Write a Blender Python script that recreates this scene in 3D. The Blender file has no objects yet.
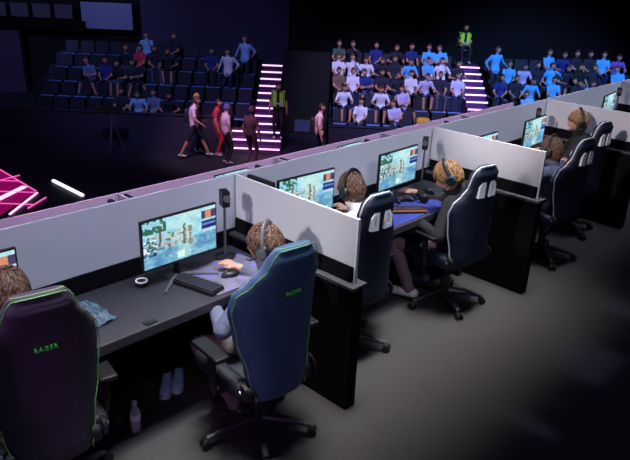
import bpy, bmesh, math, random
from mathutils import Vector, Matrix, Quaternion, noise
random.seed(7)
PI = math.pi
SC = bpy.context.scene
COL = SC.collection
R = math.radians

# ------------------------------------------------------------------ helpers
def lin(c):
    return tuple(((x/255)/12.92 if x/255 <= .04045 else ((x/255+.055)/1.055)**2.4) for x in c)

def mat(name, rgb, rough=.6, metal=0., noise_amt=0., scale=30., bump=0., emit=None, es=0., spec=None, trans=0., coat=0.):
    m = bpy.data.materials.new(name); m.use_nodes = True
    nt = m.node_tree; b = nt.nodes['Principled BSDF']
    c = lin(rgb)
    b.inputs['Base Color'].default_value = (*c, 1)
    b.inputs['Roughness'].default_value = rough
    b.inputs['Metallic'].default_value = metal
    if spec is not None: b.inputs['Specular IOR Level'].default_value = spec
    if trans: b.inputs['Transmission Weight'].default_value = trans
    if coat: b.inputs['Coat Weight'].default_value = coat
    if noise_amt or bump:
        tc = nt.nodes.new('ShaderNodeTexCoord'); nz = nt.nodes.new('ShaderNodeTexNoise')
        nz.inputs['Scale'].default_value = scale; nz.inputs['Detail'].default_value = 4
        nt.links.new(tc.outputs['Object'], nz.inputs['Vector'])
        if noise_amt:
            mx = nt.nodes.new('ShaderNodeMix'); mx.data_type = 'RGBA'
            lo = tuple(x*(1-noise_amt) for x in c); hi = tuple(min(1, x*(1+noise_amt)) for x in c)
            mx.inputs[6].default_value = (*lo, 1); mx.inputs[7].default_value = (*hi, 1)
            nt.links.new(nz.outputs['Fac'], mx.inputs[0]); nt.links.new(mx.outputs[2], b.inputs['Base Color'])
        if bump:
            bp = nt.nodes.new('ShaderNodeBump'); bp.inputs['Strength'].default_value = bump
            bp.inputs['Distance'].default_value = .01
            nt.links.new(nz.outputs['Fac'], bp.inputs['Height']); nt.links.new(bp.outputs['Normal'], b.inputs['Normal'])
    if emit:
        b.inputs['Emission Color'].default_value = (*lin(emit), 1)
        b.inputs['Emission Strength'].default_value = es
    return m

M = {}
def defmats():
    M['panel'] = mat('white_panel', (200, 200, 208), .55, 0, .03, 6)
    M['panel_stagelit'] = mat('stage_tint_panel', (196, 176, 206), .55, 0, .03, 6)  # panel with the pink stage light put into its colour
    M['black'] = mat('black_board', (13, 12, 16), .95, 0, .15, 20, spec=.12)
    M['ledge'] = mat('grey_ledge', (58, 58, 64), .6)
    M['desk'] = mat('dark_desk', (52, 50, 57), .5, 0, .08, 40)
    M['carpet'] = mat('dark_carpet', (56, 54, 53), .95, 0, .18, 160, .3)
    M['floor2'] = mat('arena_floor', (38, 38, 54), .6, 0, .2, 2)
    M['barrier'] = mat('barrier_cloth', (48, 44, 66), .9, 0, .1, 5)
    M['wall'] = mat('arena_wall', (60, 54, 84), .9, 0, .15, 3)
    M['drape'] = mat('black_drape', (16, 15, 22), .95, 0, .2, 4)
    M['terrace'] = mat('terrace', (34, 36, 54), .9, 0, .1, 5)
    M['plastic'] = mat('black_plastic', (22, 22, 25), .4)
    M['plastic_g'] = mat('grey_plastic', (90, 92, 96), .4)
    M['metal'] = mat('brushed_metal', (150, 150, 155), .35, .9)
    M['leg'] = mat('chair_leg_metal', (70, 70, 74), .35, .6)
    M['white'] = mat('white_plastic', (225, 228, 235), .45)
    M['navy'] = mat('navy_leather', (15, 24, 46), .55, 0, .08, 40, .1)
    M['razer'] = mat('slate_leather', (62, 88, 124), .5, 0, .08, 40, .1)
    M['seat_dark'] = mat('black_leather', (24, 26, 34), .55, 0, .08, 40, .1)
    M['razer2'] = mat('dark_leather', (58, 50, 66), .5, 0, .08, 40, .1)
    M['green'] = mat('green_thread', (112, 168, 92), .7)
    M['logo'] = mat('green_print', (90, 240, 90), .5)
    M['pipe'] = mat('white_piping', (215, 220, 230), .5)
    M['skin'] = mat('skin', (205, 150, 125), .55, 0, .06, 20)
    M['tee_grey'] = mat('grey_knit', (96, 102, 124), .9, 0, .25, 120, .4)
    M['tee_white'] = mat('white_tee', (235, 228, 226), .9, 0, .05, 30)
    M['black_cloth'] = mat('black_cloth', (22, 22, 24), .9, 0, .3, 60, .3)
    M['trouser_olive'] = mat('olive_cloth', (92, 88, 80), .9, 0, .15, 40)
    M['trouser_mauve'] = mat('mauve_cloth', (110, 84, 100), .9, 0, .15, 40)
    M['trouser_dark'] = mat('dark_cloth', (40, 40, 50), .9, 0, .15, 40)
    M['pink_cloth'] = mat('pink_cloth', (240, 110, 180), .8)
    M['shoe_w'] = mat('white_shoe', (215, 215, 220), .5)
    M['shoe_b'] = mat('pale_blue_shoe', (185, 195, 240), .5)
    M['hair'] = mat('brown_hair', (88, 62, 46), .55, 0, .5, 60)
    M['hair_l'] = mat('sandy_hair', (140, 104, 66), .55, 0, .5, 60)
    M['hair_d'] = mat('dark_hair', (40, 32, 30), .6, 0, .3, 60)
    M['pad_blue'] = mat('blue_mat', (42, 52, 130), .8, 0, .5, 9)
    M['key_led'] = mat('orange_keys', (60, 30, 20), .5, emit=(255, 120, 50), es=1.2)
    M['glow_mag'] = mat('magenta_led', (6, 2, 5), .5, emit=(190, 8, 125), es=.42)
    M['glow_line'] = mat('white_pink_led', (255, 200, 230), .5, emit=(255, 170, 225), es=2.2)
    M['glow_thin'] = mat('pink_led', (255, 120, 200), .5, emit=(255, 100, 190), es=1.0)
    M['glow_white'] = mat('white_led', (255, 255, 255), .5, emit=(235, 230, 255), es=1.6)
    M['glow_stair'] = mat('stair_led', (255, 225, 245), .5, emit=(255, 205, 240), es=1.5)
    M['step'] = mat('step_carpet', (92, 44, 110), .9, 0, .1, 10)
    M['hivis'] = mat('hivis_green', (170, 250, 80), .7)
    M['hivis_s'] = mat('hivis_silver', (190, 195, 200), .4)
    M['bottle'] = mat('clear_plastic', (235, 238, 245), .15, 0, trans=.6)
    M['bag'] = mat('crumpled_film', (120, 146, 164), .25, 0, .25, 25, .8)
    M['glow_dim'] = mat('dim_blue_glow', (40, 45, 80), .4, emit=(44, 52, 105), es=.55)
    M['win_dim'] = mat('grey_acoustic_panel', (70, 72, 92), .8)
    M['seat'] = mat('seat_shell', (26, 28, 52), .7)
    M['seat_edge'] = mat('seat_edge', (120, 160, 250), .5)
    M['eye'] = mat('eye', (235, 235, 235), .3)
    M['yellow'] = mat('yellow_cloth', (230, 170, 60), .8)
    M['teal'] = mat('teal_pad', (18, 58, 74), .6)
    M['red'] = mat('red_cloth', (220, 50, 60), .8)
defmats()

def tag(o, label=None, cat=None, group=None, kind=None):
    if label: o['label'] = label
    if cat: o['category'] = cat
    if group: o['group'] = group
    if kind: o['kind'] = kind
    return o

def obj(name, bm, material=None, parent=None, smooth=False):
    me = bpy.data.meshes.new(name)
    bmesh.ops.recalc_face_normals(bm, faces=bm.faces[:])
    bm.to_mesh(me); bm.free()
    return link(name, me, material, parent, smooth)

def link(name, me, material=None, parent=None, smooth=False):
    o = bpy.data.objects.new(name, me); COL.objects.link(o)
    if material:
        for m in (material if isinstance(material, (list, tuple)) else [material]): me.materials.append(m)
    if smooth:
        for p in me.polygons: p.use_smooth = True
    if parent: o.parent = parent
    return o

def empty(name, loc=(0, 0, 0), rz=0):
    o = bpy.data.objects.new(name, None); COL.objects.link(o)
    o.location = loc; o.rotation_euler = (0, 0, rz); o.empty_display_size = .1
    return o

def kids(o): return [c for c in bpy.data.objects if c.parent == o]
def copy_tree(o, parent=None):
    c = o.copy(); COL.objects.link(c); c.parent = parent
    for ch in kids(o): copy_tree(ch, c)
    return c

def bx(bm, c, s, rot=None, bev=0, mi=0):
    r = bmesh.ops.create_cube(bm, size=1); vs = r['verts']
    bmesh.ops.scale(bm, vec=s, verts=vs)
    if bev:
        es = list({e for v in vs for e in v.link_edges})
        rr = bmesh.ops.bevel(bm, geom=es, offset=bev, segments=2, affect='EDGES', profile=.6)
        vs = list({v for f in rr['faces'] for v in f.verts} | {v for v in vs if v.is_valid})
    if rot is not None: bmesh.ops.rotate(bm, cent=(0, 0, 0), matrix=rot, verts=vs)
    bmesh.ops.translate(bm, vec=c, verts=vs)
    for f in {f for v in vs for f in v.link_faces}: f.material_index = mi
    return vs

def tube(bm, pts, rad, n=10, cap=True, mi=0, sq=1.0):
    pts = [Vector(p) for p in pts]
    if not isinstance(rad, (list, tuple)): rad = [rad]*len(pts)
    rings = []; up = None
    for i, p in enumerate(pts):
        a = pts[max(i-1, 0)]; b = pts[min(i+1, len(pts)-1)]
        t = (b-a).normalized()
        if up is None:
            up = Vector((0, 0, 1)) if abs(t.z) < .9 else Vector((1, 0, 0))
        s = t.cross(up).normalized(); up = s.cross(t).normalized()
        rings.append([bm.verts.new(p+(s*math.cos(2*PI*k/n)+up*sq*math.sin(2*PI*k/n))*rad[i]) for k in range(n)])
    for a, b in zip(rings, rings[1:]):
        for k in range(n):
            f = bm.faces.new((a[k], a[(k+1) % n], b[(k+1) % n], b[k])); f.material_index = mi
    if cap:
        f = bm.faces.new(rings[0][::-1]); f.material_index = mi
        f = bm.faces.new(rings[-1]); f.material_index = mi
    return rings

def lathe(bm, prof, n=20, c=(0, 0, 0), rot=None, mi=0):
    rings = []; c = Vector(c)
    for r, z in prof:
        ring = []
        for k in range(n):
            v = Vector((r*math.cos(2*PI*k/n), r*math.sin(2*PI*k/n), z))
            if rot is not None: v = rot @ v
            ring.append(bm.verts.new(c+v))
        rings.append(ring)
    for a, b in zip(rings, rings[1:]):
        for k in range(n):
            f = bm.faces.new((a[k], a[(k+1) % n], b[(k+1) % n], b[k])); f.material_index = mi
    for rr in (rings[0][::-1], rings[-1]):
        f = bm.faces.new(rr); f.material_index = mi

def loft(bm, rings, cap=True):
    vs = [[bm.verts.new(p) for p in r] for r in rings]
    n = len(vs[0])
    for a, b in zip(vs, vs[1:]):
        for k in range(n): bm.faces.new((a[k], a[(k+1) % n], b[(k+1) % n], b[k]))
    if cap: bm.faces.new(vs[0][::-1]); bm.faces.new(vs[-1])

def cap_bone(bm, a, b, ra, rb, n=12, flat=1.0, side=None):
    """closed tapered capsule from a to b"""
    a, b = Vector(a), Vector(b); t = (b-a); ln = max(t.length, 1e-4); t /= ln
    s = (side or Vector((0, 0, 1)) if abs(t.z) < .95 else Vector((1, 0, 0)))
    s = (s-t*s.dot(t)).normalized(); w = t.cross(s)
    rings = []
    for i in range(1, 5):
        ph = -PI/2+i*PI/8*.98; rings.append((a+t*math.sin(ph)*ra, ra*math.cos(ph)))
    for i in range(1, 5):
        ph = i*PI/8*.98-PI/8; rings.append((b+t*math.sin(ph)*rb, rb*math.cos(ph)))
    loft(bm, [[c+(w*math.cos(2*PI*k/n)+s*flat*math.sin(2*PI*k/n))*r for k in range(n)] for c, r in rings])

def evald(o):
    bpy.context.view_layer.update()
    dg = bpy.context.evaluated_depsgraph_get()
    me = bpy.data.meshes.new_from_object(o.evaluated_get(dg), depsgraph=dg)
    return me

def MX(loc, rz=0): return Matrix.Translation(loc) @ Matrix.Rotation(rz, 4, 'Z')

# ------------------------------------------------------------------ camera
cx, cy, cz = -2.68350, -3.26439, 2.62311
yaw, pit, rol, foc = .751813, .387024, .0434854, 641.742
fwd = Vector((math.cos(pit)*math.cos(yaw), math.cos(pit)*math.sin(yaw), -math.sin(pit)))
rt = fwd.cross(Vector((0, 0, 1))).normalized(); up = rt.cross(fwd)
r2 = rt*math.cos(rol)+up*math.sin(rol); u2 = -rt*math.sin(rol)+up*math.cos(rol)
cd = bpy.data.cameras.new('camera'); cam = bpy.data.objects.new('camera', cd); COL.objects.link(cam)
mw = Matrix((r2, u2, -fwd)).transposed().to_4x4(); mw.translation = (cx, cy, cz); cam.matrix_world = mw
cd.sensor_width = 36; cd.lens = foc/630*36; cd.clip_end = 200
SC.camera = cam

# arena frame: u runs along the stands, v away from the player rows
FU = Vector((.6831, -.7303, 0)); FV = Vector((.7303, .6831, 0)); C0 = Vector((cx, cy, 0))
AR = math.atan2(FU.y, FU.x)
def uv(u, v, z=0): return C0+FU*u+FV*v+Vector((0, 0, z))

# ------------------------------------------------------------------ setting
T, L, S, B, LZ, DZ = 1.3008, 1.0944, 2.3724, .9912, .888, .80
ZL, ZA = -1.1, -2.6

bm = bmesh.new(); bx(bm, (6, -4.85, -.06), (30, 10.5, .12)); tag(obj('floor', bm, M['carpet']), kind='structure')
bm = bmesh.new(); bx(bm, (6, .36, -.65), (30, .08, 1.06)); tag(obj('trim_1', bm, M['black']), kind='structure')
bm = bmesh.new(); bx(bm, (8, 1.75, ZL-.06), (30, 2.86, .12)); tag(obj('floor_lower_tier', bm, M['carpet']), kind='structure')
bm = bmesh.new(); bx(bm, (8, 3.2, (ZA+ZL)/2-.01), (30, .08, ZL-ZA-.14)); tag(obj('trim_2', bm, M['black']), kind='structure')
bm = bmesh.new()
vs = [bm.verts.new(uv(u, v, ZA)) for u, v in ((-30, 4), (30, 4), (30, 40), (-30, 40))]; bm.faces.new(vs)
ret = bmesh.ops.extrude_face_region(bm, geom=bm.faces[:]); bmesh.ops.translate(bm, vec=(0, 0, -.2), verts=[v for v in ret['geom'] if isinstance(v, bmesh.types.BMVert)])
tag(obj('floor_arena', bm, M['floor2']), kind='structure')

def arena_box(bm, u0, u1, v0, v1, z0, z1, mi=0):
    c = uv((u0+u1)/2, (v0+v1)/2, (z0+z1)/2)
    bx(bm, c, (u1-u0, v1-v0, z1-z0), Matrix.Rotation(AR, 3, 'Z'), mi=mi)

bm = bmesh.new(); arena_box(bm, -7.25, -1.38, 26.6, 27.0, ZA, 8); tag(obj('wall_back_left', bm, M['wall']), kind='structure')
bm = bmesh.new(); arena_box(bm, -1.38, 30, 26.9, 27.2, ZA, 8); tag(obj('wall_back', bm, M['drape']), kind='structure')
bm = bmesh.new(); arena_box(bm, -30, -7.25, 27.2, 27.5, ZA, 8); tag(obj('wall_left', bm, M['drape']), kind='structure')
bm = bmesh.new(); arena_box(bm, -17, -12.1, 26.4, 26.7, ZA, .05); tag(obj('wall_left_block', bm, M['wall']), kind='structure')
bm = bmesh.new(); arena_box(bm, -17, -9.3, 25.9, 26.3, .0, .35); tag(obj('trim_3', bm, M['black']), kind='structure')
# acoustic panels high on the left wall, far dim screen
for k in range(5):
    bm = bmesh.new(); arena_box(bm, -13.9+k*.86, -13.9+k*.86+.68, 26.1, 26.2, .42, .93)
    tag(obj('wall_panel', bm, M['win_dim']), 'dim grey rectangular wall panel, number %s from the left in the row high in the corner' % ['one', 'two', 'three', 'four', 'five'][k], 'wall panel', 'grey panels on the far left wall')
scr = empty('projection_screen', uv(-8.45, 26.15, 0), AR)
tag(scr, 'dim blue-grey projection screen hanging high above the left stand', 'screen')
bm = bmesh.new(); bx(bm, (0, 0, .58), (1.98, .05, .98)); obj('screen_surface', bm, M['glow_dim'], scr)
bm = bmesh.new()
for a, b, c, d in ((0, 1.09, 2.06, .04), (0, .07, 2.06, .04), (-1.01, .58, .04, 1.06), (1.01, .58, .04, 1.06)): bx(bm, (a, .02, b), (c, .07, d))
obj('screen_frame', bm, M['black'], scr)

# bleacher terraces
ROW0V, ROWD, ROW0Z, ROWH = 20.6, .7, -1.9, .35
def terrace(name, u0, u1, k0, k1):
    bm = bmesh.new()
    for k in range(k0, k1+1):
        z = ROW0Z+ROWH*k; v = ROW0V+ROWD*k-.25
        arena_box(bm, u0, u1, v, ROW0V+ROWD*(k1+1)-.25 if k == k1 else v+ROWD, ZA+.001, z)
    tag(obj(name, bm, M['terrace']), kind='structure')
terrace('terrace_left', -9.4, -2.12, -1, 4)
terrace('terrace_centre', .3, 4.7, -1, 4)
terrace('terrace_right', 5.55, 13, -1, 4)
def barrier(name, u0, u1, top):
    bm = bmesh.new(); arena_box(bm, u0, u1, 19.0, 19.08, ZA, top); arena_box(bm, u0, u1, 18.97, 19.11, top, top+.03)
    tag(obj(name, bm, M['barrier']), kind='structure')
barrier('wall_barrier_left', -13, -2.75, -1.62)
barrier('wall_barrier_centre', .3, 4.7, -1.75)
barrier('wall_barrier_right', 5.6, 13, -1.75)
bm = bmesh.new(); arena_box(bm, 4.72, 5.53, 23.26, 26, ZA, -.326); tag(obj('terrace_landing', bm, M['terrace']), kind='structure')
bm = bmesh.new(); arena_box(bm, -1.25, .26, 21.4, 21.6, ZA, .1)
tag(obj('wall_vomitory', bm, M['drape']), kind='structure')

# staircases with lit nosings
ORD = ['first', 'second', 'third', 'fourth', 'fifth', 'sixth', 'seventh', 'eighth', 'ninth', 'tenth', 'eleventh', 'twelfth', 'thirteenth', 'fourteenth']
def staircase(label, u0, u1, wide, k0, k1):
    root = empty('staircase', uv((u0+u1)/2, 18.7, ZA), AR); tag(root, label, 'staircase')
    for k in range(k0, k1):
        a, b = (u0-.62, u1+.2) if k < wide else (u0, u1)
        w = b-a; c = (a+b)/2-(u0+u1)/2; h = .175*(k+1)
        bm = bmesh.new(); bx(bm, (c, .35*k+.175, h/2), (w, .35, h-.002)); st = obj('step', bm, M['step'], root)
        bm = bmesh.new(); bx(bm, (c, .35*k-.012, h-.03), (w-.04, .02, .045)); obj('light_strip', bm, M['glow_stair'], st)
    return root
staircase('carpeted staircase with glowing pink-white nosings left of the vomitory', -2.07, -1.34, 3, 0, 12)
staircase('carpeted staircase with glowing pink-white nosings between the centre and right stands', 4.76, 5.5, 0, 0, 13)

# arena seats
bm = bmesh.new()
bx(bm, (0, .0, .43), (.44, .40, .05), bev=.015); bx(bm, (0, .22, .62), (.44, .05, .42), Matrix.Rotation(R(-8), 3, 'X'), bev=.015)
bx(bm, (0, .1, .2), (.08, .2, .42)); bx(bm, (0, -.205, .44), (.40, .015, .04), mi=1)
seat0 = None
def seat(u, k, lab, grp):
    global seat0
    loc = uv(u, ROW0V+ROWD*k, ROW0Z+ROWH*k)
    if seat0 is None: seat0 = o = obj('arena_seat', bm, [M['seat'], M['seat_edge']])
    else: o = seat0.copy(); COL.objects.link(o)
    o.location = loc; o.rotation_euler = (0, 0, AR); tag(o, lab, 'seat', grp)
for k in range(-1, 4):
    for i in range(13): seat(-2.45-.52*i, k, 'dark fold-down arena seat with blue front edge in the left stand', 'arena seats in the left stand')
    for i in range(8): seat(.62+.52*i, k, 'dark fold-down arena seat with blue front edge in the centre stand', 'arena seats in the centre stand')
    for i in range(8): seat(5.85+.52*i, k, 'dark fold-down arena seat with blue front edge in the right stand', 'arena seats in the right stand')

# LED stage floor
root = empty('led_stage', uv(-7.6, 14.5, ZA-.06), AR); tag(root, 'glowing magenta LED stage floor with white-pink lines at the left edge', 'stage')
def onst(u, v): return Vector((u+7.6, v-14.5, 0))
def slab(bm, pts, z0, z1):
    a = [bm.verts.new(Vector((p[0], p[1], z0))) for p in pts]; b = [bm.verts.new(Vector((p[0], p[1], z1))) for p in pts]
    bm.faces.new(a[::-1]); bm.faces.new(b)
    for i in range(len(a)): bm.faces.new((a[i], a[(i+1) % len(a)], b[(i+1) % len(a)], b[i]))
bm = bmesh.new(); slab(bm, [onst(*p) for p in ((-11.2, 18.6), (-8.33, 16.07), (-6.72, 14.5), (-6.9, 11.5), (-11.2, 11.5))], .0, .08)
obj('led_panel', bm, M['glow_mag'], root)
def strip(p, q_, w, m, name='light_line'):
    a, b = onst(*p), onst(*q_); d = (b-a); ang = math.atan2(d.y, d.x)
    bm = bmesh.new(); bx(bm, ((a.x+b.x)/2, (a.y+b.y)/2, .085), (d.length, w, .02), Matrix.Rotation(ang, 3, 'Z')); obj(name, bm, m, root)
strip((-7.45, 12.9), (-7.1, 14.75), .14, M['glow_line'])
strip((-6.62, 12.9), (-6.63, 14.35), .045, M['glow_line'])
strip((-6.4, 13.3), (-6.3, 14.05), .03, M['glow_thin'])
strip((-8.1, 15.1), (-7.41, 15.13), .03, M['glow_thin'])
strip((-8.1, 14.3), (-6.7, 14.35), .03, M['glow_thin'])
strip((-8.1, 13.5), (-6.4, 13.55), .03, M['glow_thin'])
strip((-7.95, 15.0), (-7.6, 15.6), .03, M['glow_thin'])
strip((-8.3, 16.0), (-6.7, 14.45), .03, M['glow_thin'])
bm = bmesh.new(); a, b = uv(-6.62, 15.28, ZA+.03), uv(-5.52, 14.28, ZA+.03); d = b-a
bx(bm, (a+b)/2, (d.length, .065, .05), Matrix.Rotation(math.atan2(d.y, d.x), 3, 'Z'))
tag(obj('floor_light_strip', bm, M['glow_white']), 'single white light strip lying on the dark floor beside the LED stage', 'light strip')

# sign on a stand, lectern
sg = empty('sign_stand', uv(-.48, 18.5, ZA), AR); tag(sg, 'small dark framed sign on a pole beside the barrier, between staircase and cap-wearing person', 'sign')
bm = bmesh.new(); bx(bm, (0, 0, .95), (.46, .03, .32)); obj('board', bm, M['glow_dim'], sg)  # sign face brightened by a glow of its own, no lamp
bm = bmesh.new(); bx(bm, (0, .012, .95), (.5, .03, .36)); obj('frame', bm, M['plastic_g'], sg)
bm = bmesh.new(); tube(bm, [(0, .02, .0), (0, .02, .9)], .015); lathe(bm, [(.16, 0), (.16, .015), (.02, .03)], 16); obj('pole', bm, M['plastic'], sg)
tr = empty('camera_tripod', uv(-6.0, 18.3, ZA), AR); tag(tr, 'black camera tripod with long head standing before the left barrier', 'tripod')
for k in range(3):
    a = 2*PI*k/3+.4; bm = bmesh.new(); tube(bm, [(0, 0, .95), (.3*math.cos(a), .3*math.sin(a), 0)], .018, 8); obj('leg', bm, M['plastic_g'], tr)
bm = bmesh.new(); tube(bm, [(0, 0, .9), (0, 0, 1.15)], .03, 10); obj('column', bm, M['plastic_g'], tr)
bm = bmesh.new(); bx(bm, (0, 0, 1.24), (.62, .16, .17), bev=.02); tube(bm, [(-.3, 0, 1.24), (-.42, 0, 1.24)], [.06, .07], 12); obj('camera_body', bm, M['plastic'], tr)

# ------------------------------------------------------------------ partitions
def back_partition(x0, x1, y, z0, label, m, low=True):
    r = empty('back_partition', ((x0+x1)/2, y, z0)); tag(r, label, 'partition', 'long white partition behind the desks')
    w = x1-x0-.004
    bm = bmesh.new(); bx(bm, (0, .02, (T+.91)/2), (w, .016, T-.91), bev=.003); obj('panel', bm, m, r)
    bm = bmesh.new(); bx(bm, (0, .03, .454), (w, .05, .908)); obj('lower_board', bm, M['black'], r)
    return r
bays = [(-4.744, 'left edge behind the two nearest monitors'), (-2.3724, ''), (0, ''), (2.3724, ''), (4.7448, ''), (7.1172, '')]
bl = ['white partition panel at the far left behind the desk, beyond the picture edge', 'white partition panel behind the desk of the nearest bay, behind the full monitor',
      'white partition panel behind the desk of the second bay with the boy in white', 'white partition panel behind the desk of the third bay, tablet-like green screen before it',
      'white partition panel behind the fourth bay, right of the person facing left', 'white partition panel at the far right top corner']
for (x, _), lb in zip(bays, bl): back_partition(x, x+S, 0, 0, lb, M['panel'])
for k in range(-1, 4):
    x = .72+S*k
    back_partition(x, x+S if k < 3 else 9.9, 2.98, ZL, 'lower-row partition with pink stage light in its colour, %s segment from the left' % ORD[k+1], M['panel_stagelit'])

def divider(x, y0, z0, label, m=None):
    r = empty('desk_divider', (x, y0, z0)); tag(r, label, 'divider')
    bm = bmesh.new(); bx(bm, (0, -L/2, (T+B)/2), (.018, L, T-B), bev=.003); obj('panel', bm, m or M['panel'], r)
    bm = bmesh.new(); bx(bm, (.0, -L/2+.005, (LZ+B)/2), (.036, L-.02, B-LZ)); obj('dark_band', bm, M['black'], r)
    bm = bmesh.new(); bx(bm, (.0, -L/2-.02, LZ-.012), (.13, L+.06, .024), bev=.004); obj('ledge', bm, M['ledge'], r)
    bm = bmesh.new(); bx(bm, (.0, -L/2-.02, (LZ-.026)/2), (.09, L+.03, LZ-.03)); obj('side_board', bm, M['black'], r)
    bm = bmesh.new(); bx(bm, (0, -L-.006, (T+LZ)/2), (.022, .012, T-LZ), bev=.002); obj('end_post', bm, M['white'], r)
    return r
divider(-S, 0, 0, 'white divider left of the nearest chair, outside the picture')
divider(0, 0, 0, 'white divider panel between the nearest bay and the boy in white')
divider(S, 0, 0, 'white divider panel behind the boy in the black jacket')
divider(2*S, 0, 0, 'white divider panel behind the two players farthest away')
divider(3*S, 0, 0, 'white divider panel at the far right edge beyond the last monitor')
for k in range(0, 4):
    divider(.75+S*k, 2.98, ZL, 'divider of the lower row behind the partition, %s from the left' % ORD[k], M['panel'])

def desk(x0, x1, y, z0, label):
    r = empty('desk', ((x0+x1)/2, y, z0)); tag(r, label, 'desk')
    w = x1-x0-.14
    bm = bmesh.new(); bx(bm, (0, -.30, DZ-.03), (w, .585, .06), bev=.006); obj('desk_top', bm, M['desk'], r)
    for s in (-1, 1):
        bm = bmesh.new(); bx(bm, (s*(w/2-.06), -.3, (DZ-.062)/2), (.05, .5, DZ-.062), bev=.004); obj('leg', bm, M['plastic'], r)
    bm = bmesh.new(); bx(bm, (0, -.05, .5), (w-.2, .02, .5)); obj('modesty_board', bm, M['black'], r)
    return r
dl = ['dark desk of the nearest bay with keyboard, mouse and crumpled bag', 'desk of the second bay with deep blue mats', 'dark desk of the third bay with the pink lit keyboard', 'dark desk of the farthest bay at the right edge']
for i, lb in enumerate(dl): desk(-S+S*i, S*i, 0, 0, lb)
for k in range(0, 4): desk(.75+S*(k-1), .75+S*k, 2.98, ZL, 'dark desk of the lower row, %s from the left' % ORD[k])

# ------------------------------------------------------------------ screens
def screen_col(x, y, seed):
    # x,y in 0..1, y up: a bright tropical lobby picture
    n = noise.noise(Vector((x*7+seed, y*7, seed))); n2 = noise.noise(Vector((x*22+seed, y*18, 3)))
    c = Vector((.38, .70, .86)).lerp(Vector((.70, .90, .93)), max(0, min(1, y+n*.7)))
    if y < .44+.05*n: c = Vector((.30, .52, .70)).lerp(Vector((.48, .72, .82)), max(0, min(1, .5+n+.5*n2)))
    if .36 < y < .68 and .06 < x < .62:
        if n2 > .08: c = Vector((.78, .60, .52)) if n2 > .25 else Vector((.80, .76, .72))
        elif n2 < -.2: c = Vector((.28, .46, .36))
    if x < .30 and y > .72 and n2+n > -.08: c = Vector((.16, .38, .30))
    if x < .16 and .25 < y < .6 and n2 > -.1: c = Vector((.85, .9, .93)) if n2 > .15 else Vector((.10, .22, .30))
    if abs(x-.19-.05*y) < .014 and .45 < y < .85: c = Vector((.34, .32, .24))
    c = c.lerp(Vector((.78, .95, .88)), .65*math.exp(-((x-.56)/.12)**2)*(1 if y > .02 else 0))
    if abs(x-.545-.04*n2) < .02 and .32 < y < .78: c = Vector((.42, .40, .40))
    if abs(x-.625-.04*n2) < .018 and .28 < y < .7: c = Vector((.52, .50, .44))
    if .45 < x < .54 and .06 < y < .2: c = Vector((.84, .97, .9))
    if x > .79 and .74 < y < .92: c = Vector((.25, .22, .35)) if (x < .85 or x > .93) else Vector((.82, .52, .40))
    if x > .79 and .52 < y < .70: c = Vector((.10, .13, .38)) if abs(y-.62) > .03 else Vector((.35, .48, .78))
    if x > .81 and .45 < y < .49: c = Vector((.75, .82, .92))
    return c*(1+.10*n2)
def scr_mat():
    m = bpy.data.materials.new('lit_screen'); m.use_nodes = True; nt = m.node_tree; b = nt.nodes['Principled BSDF']
    at = nt.nodes.new('ShaderNodeAttribute'); at.attribute_name = 'Col'
    b.inputs['Base Color'].default_value = (.01, .01, .01, 1); b.inputs['Roughness'].default_value = .3
    gm = nt.nodes.new('ShaderNodeGamma'); gm.inputs[1].default_value = 2.0
    nt.links.new(at.outputs['Color'], gm.inputs[0]); nt.links.new(gm.outputs[0], b.inputs['Emission Color']); b.inputs['Emission Strength'].default_value = 1.0
    return m
M['screen'] = scr_mat()
SCR = []
for sd in range(3):
    bm = bmesh.new(); nx, nz = 72, 40; W_, H_ = .525, .296
    lay = bm.loops.layers.float_color.new('Col')
    g = [[bm.verts.new(((i/nx-.5)*W_, 0, (j/nz-.5)*H_)) for j in range(nz+1)] for i in range(nx+1)]
    for i in range(nx):
        for j in range(nz):
            f = bm.faces.new((g[i][j], g[i+1][j], g[i+1][j+1], g[i][j+1])); c = screen_col((i+.5)/nx, (j+.5)/nz, sd*3.7)
            for l in f.loops: l[lay] = (*c, 1)
    me = bpy.data.meshes.new('screen'); bm.to_mesh(me); bm.free(); me.materials.append(M['screen']); SCR.append(me)

def monitor(x, y, zc, rz, label, sd=0, tilt=0, z0=0, dz=DZ, foot=True):
    r = empty('monitor', (x, y, z0+dz), rz); tag(r, label, 'monitor', None)
    h = zc-dz
    bm = bmesh.new(); bx(bm, (0, 0, h), (.545, .022, .32), bev=.004); bx(bm, (0, .02, h), (.3, .03, .18), bev=.01); hs = obj('housing', bm, M['plastic'], r)
    s = bpy.data.objects.new('screen', SCR[sd]); COL.objects.link(s); s.parent = r; s.location = (0, -.0125, h+.003)
    bm = bmesh.new(); tube(bm, [(0, .05, .02), (0, .05, h*.9), (0, .03, h)], [.022, .02, .02], 10); obj('stand', bm, M['plastic'], r)
    bm = bmesh.new()
    for sg_ in (-1, 1): tube(bm, [(0, .05, .012), (sg_*.12, -.05, .01), (sg_*.2, -.12, .008)], [.016, .011, .008], 8)
    bx(bm, (0, .055, .008), (.16, .06, .014), bev=.004)
    obj('stand_foot', bm, M['plastic_g'] if foot else M['plastic'], r)
    return r
MY = -.215
monitor(-1.86, MY, 1.13, 0, 'lit monitor cut by the left edge of the picture', 1)
monitor(-.622, MY, 1.08, 0, 'full lit monitor with a beach picture in the nearest bay', 0)
monitor(.468, MY, 1.105, R(-3), 'lit monitor half hidden behind the nearest divider', 1)
monitor(1.555, MY, 1.105, R(2), 'lit monitor beside the blue mats, left of the boy in the black jacket', 2)
monitor(2.93, MY, 1.02, 0, 'lit monitor of which only a green corner shows above the second divider', 0)
monitor(4.03, MY, 1.05, R(3), 'narrow-looking turned monitor above the pink lit keyboard in the third bay', 1)
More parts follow.
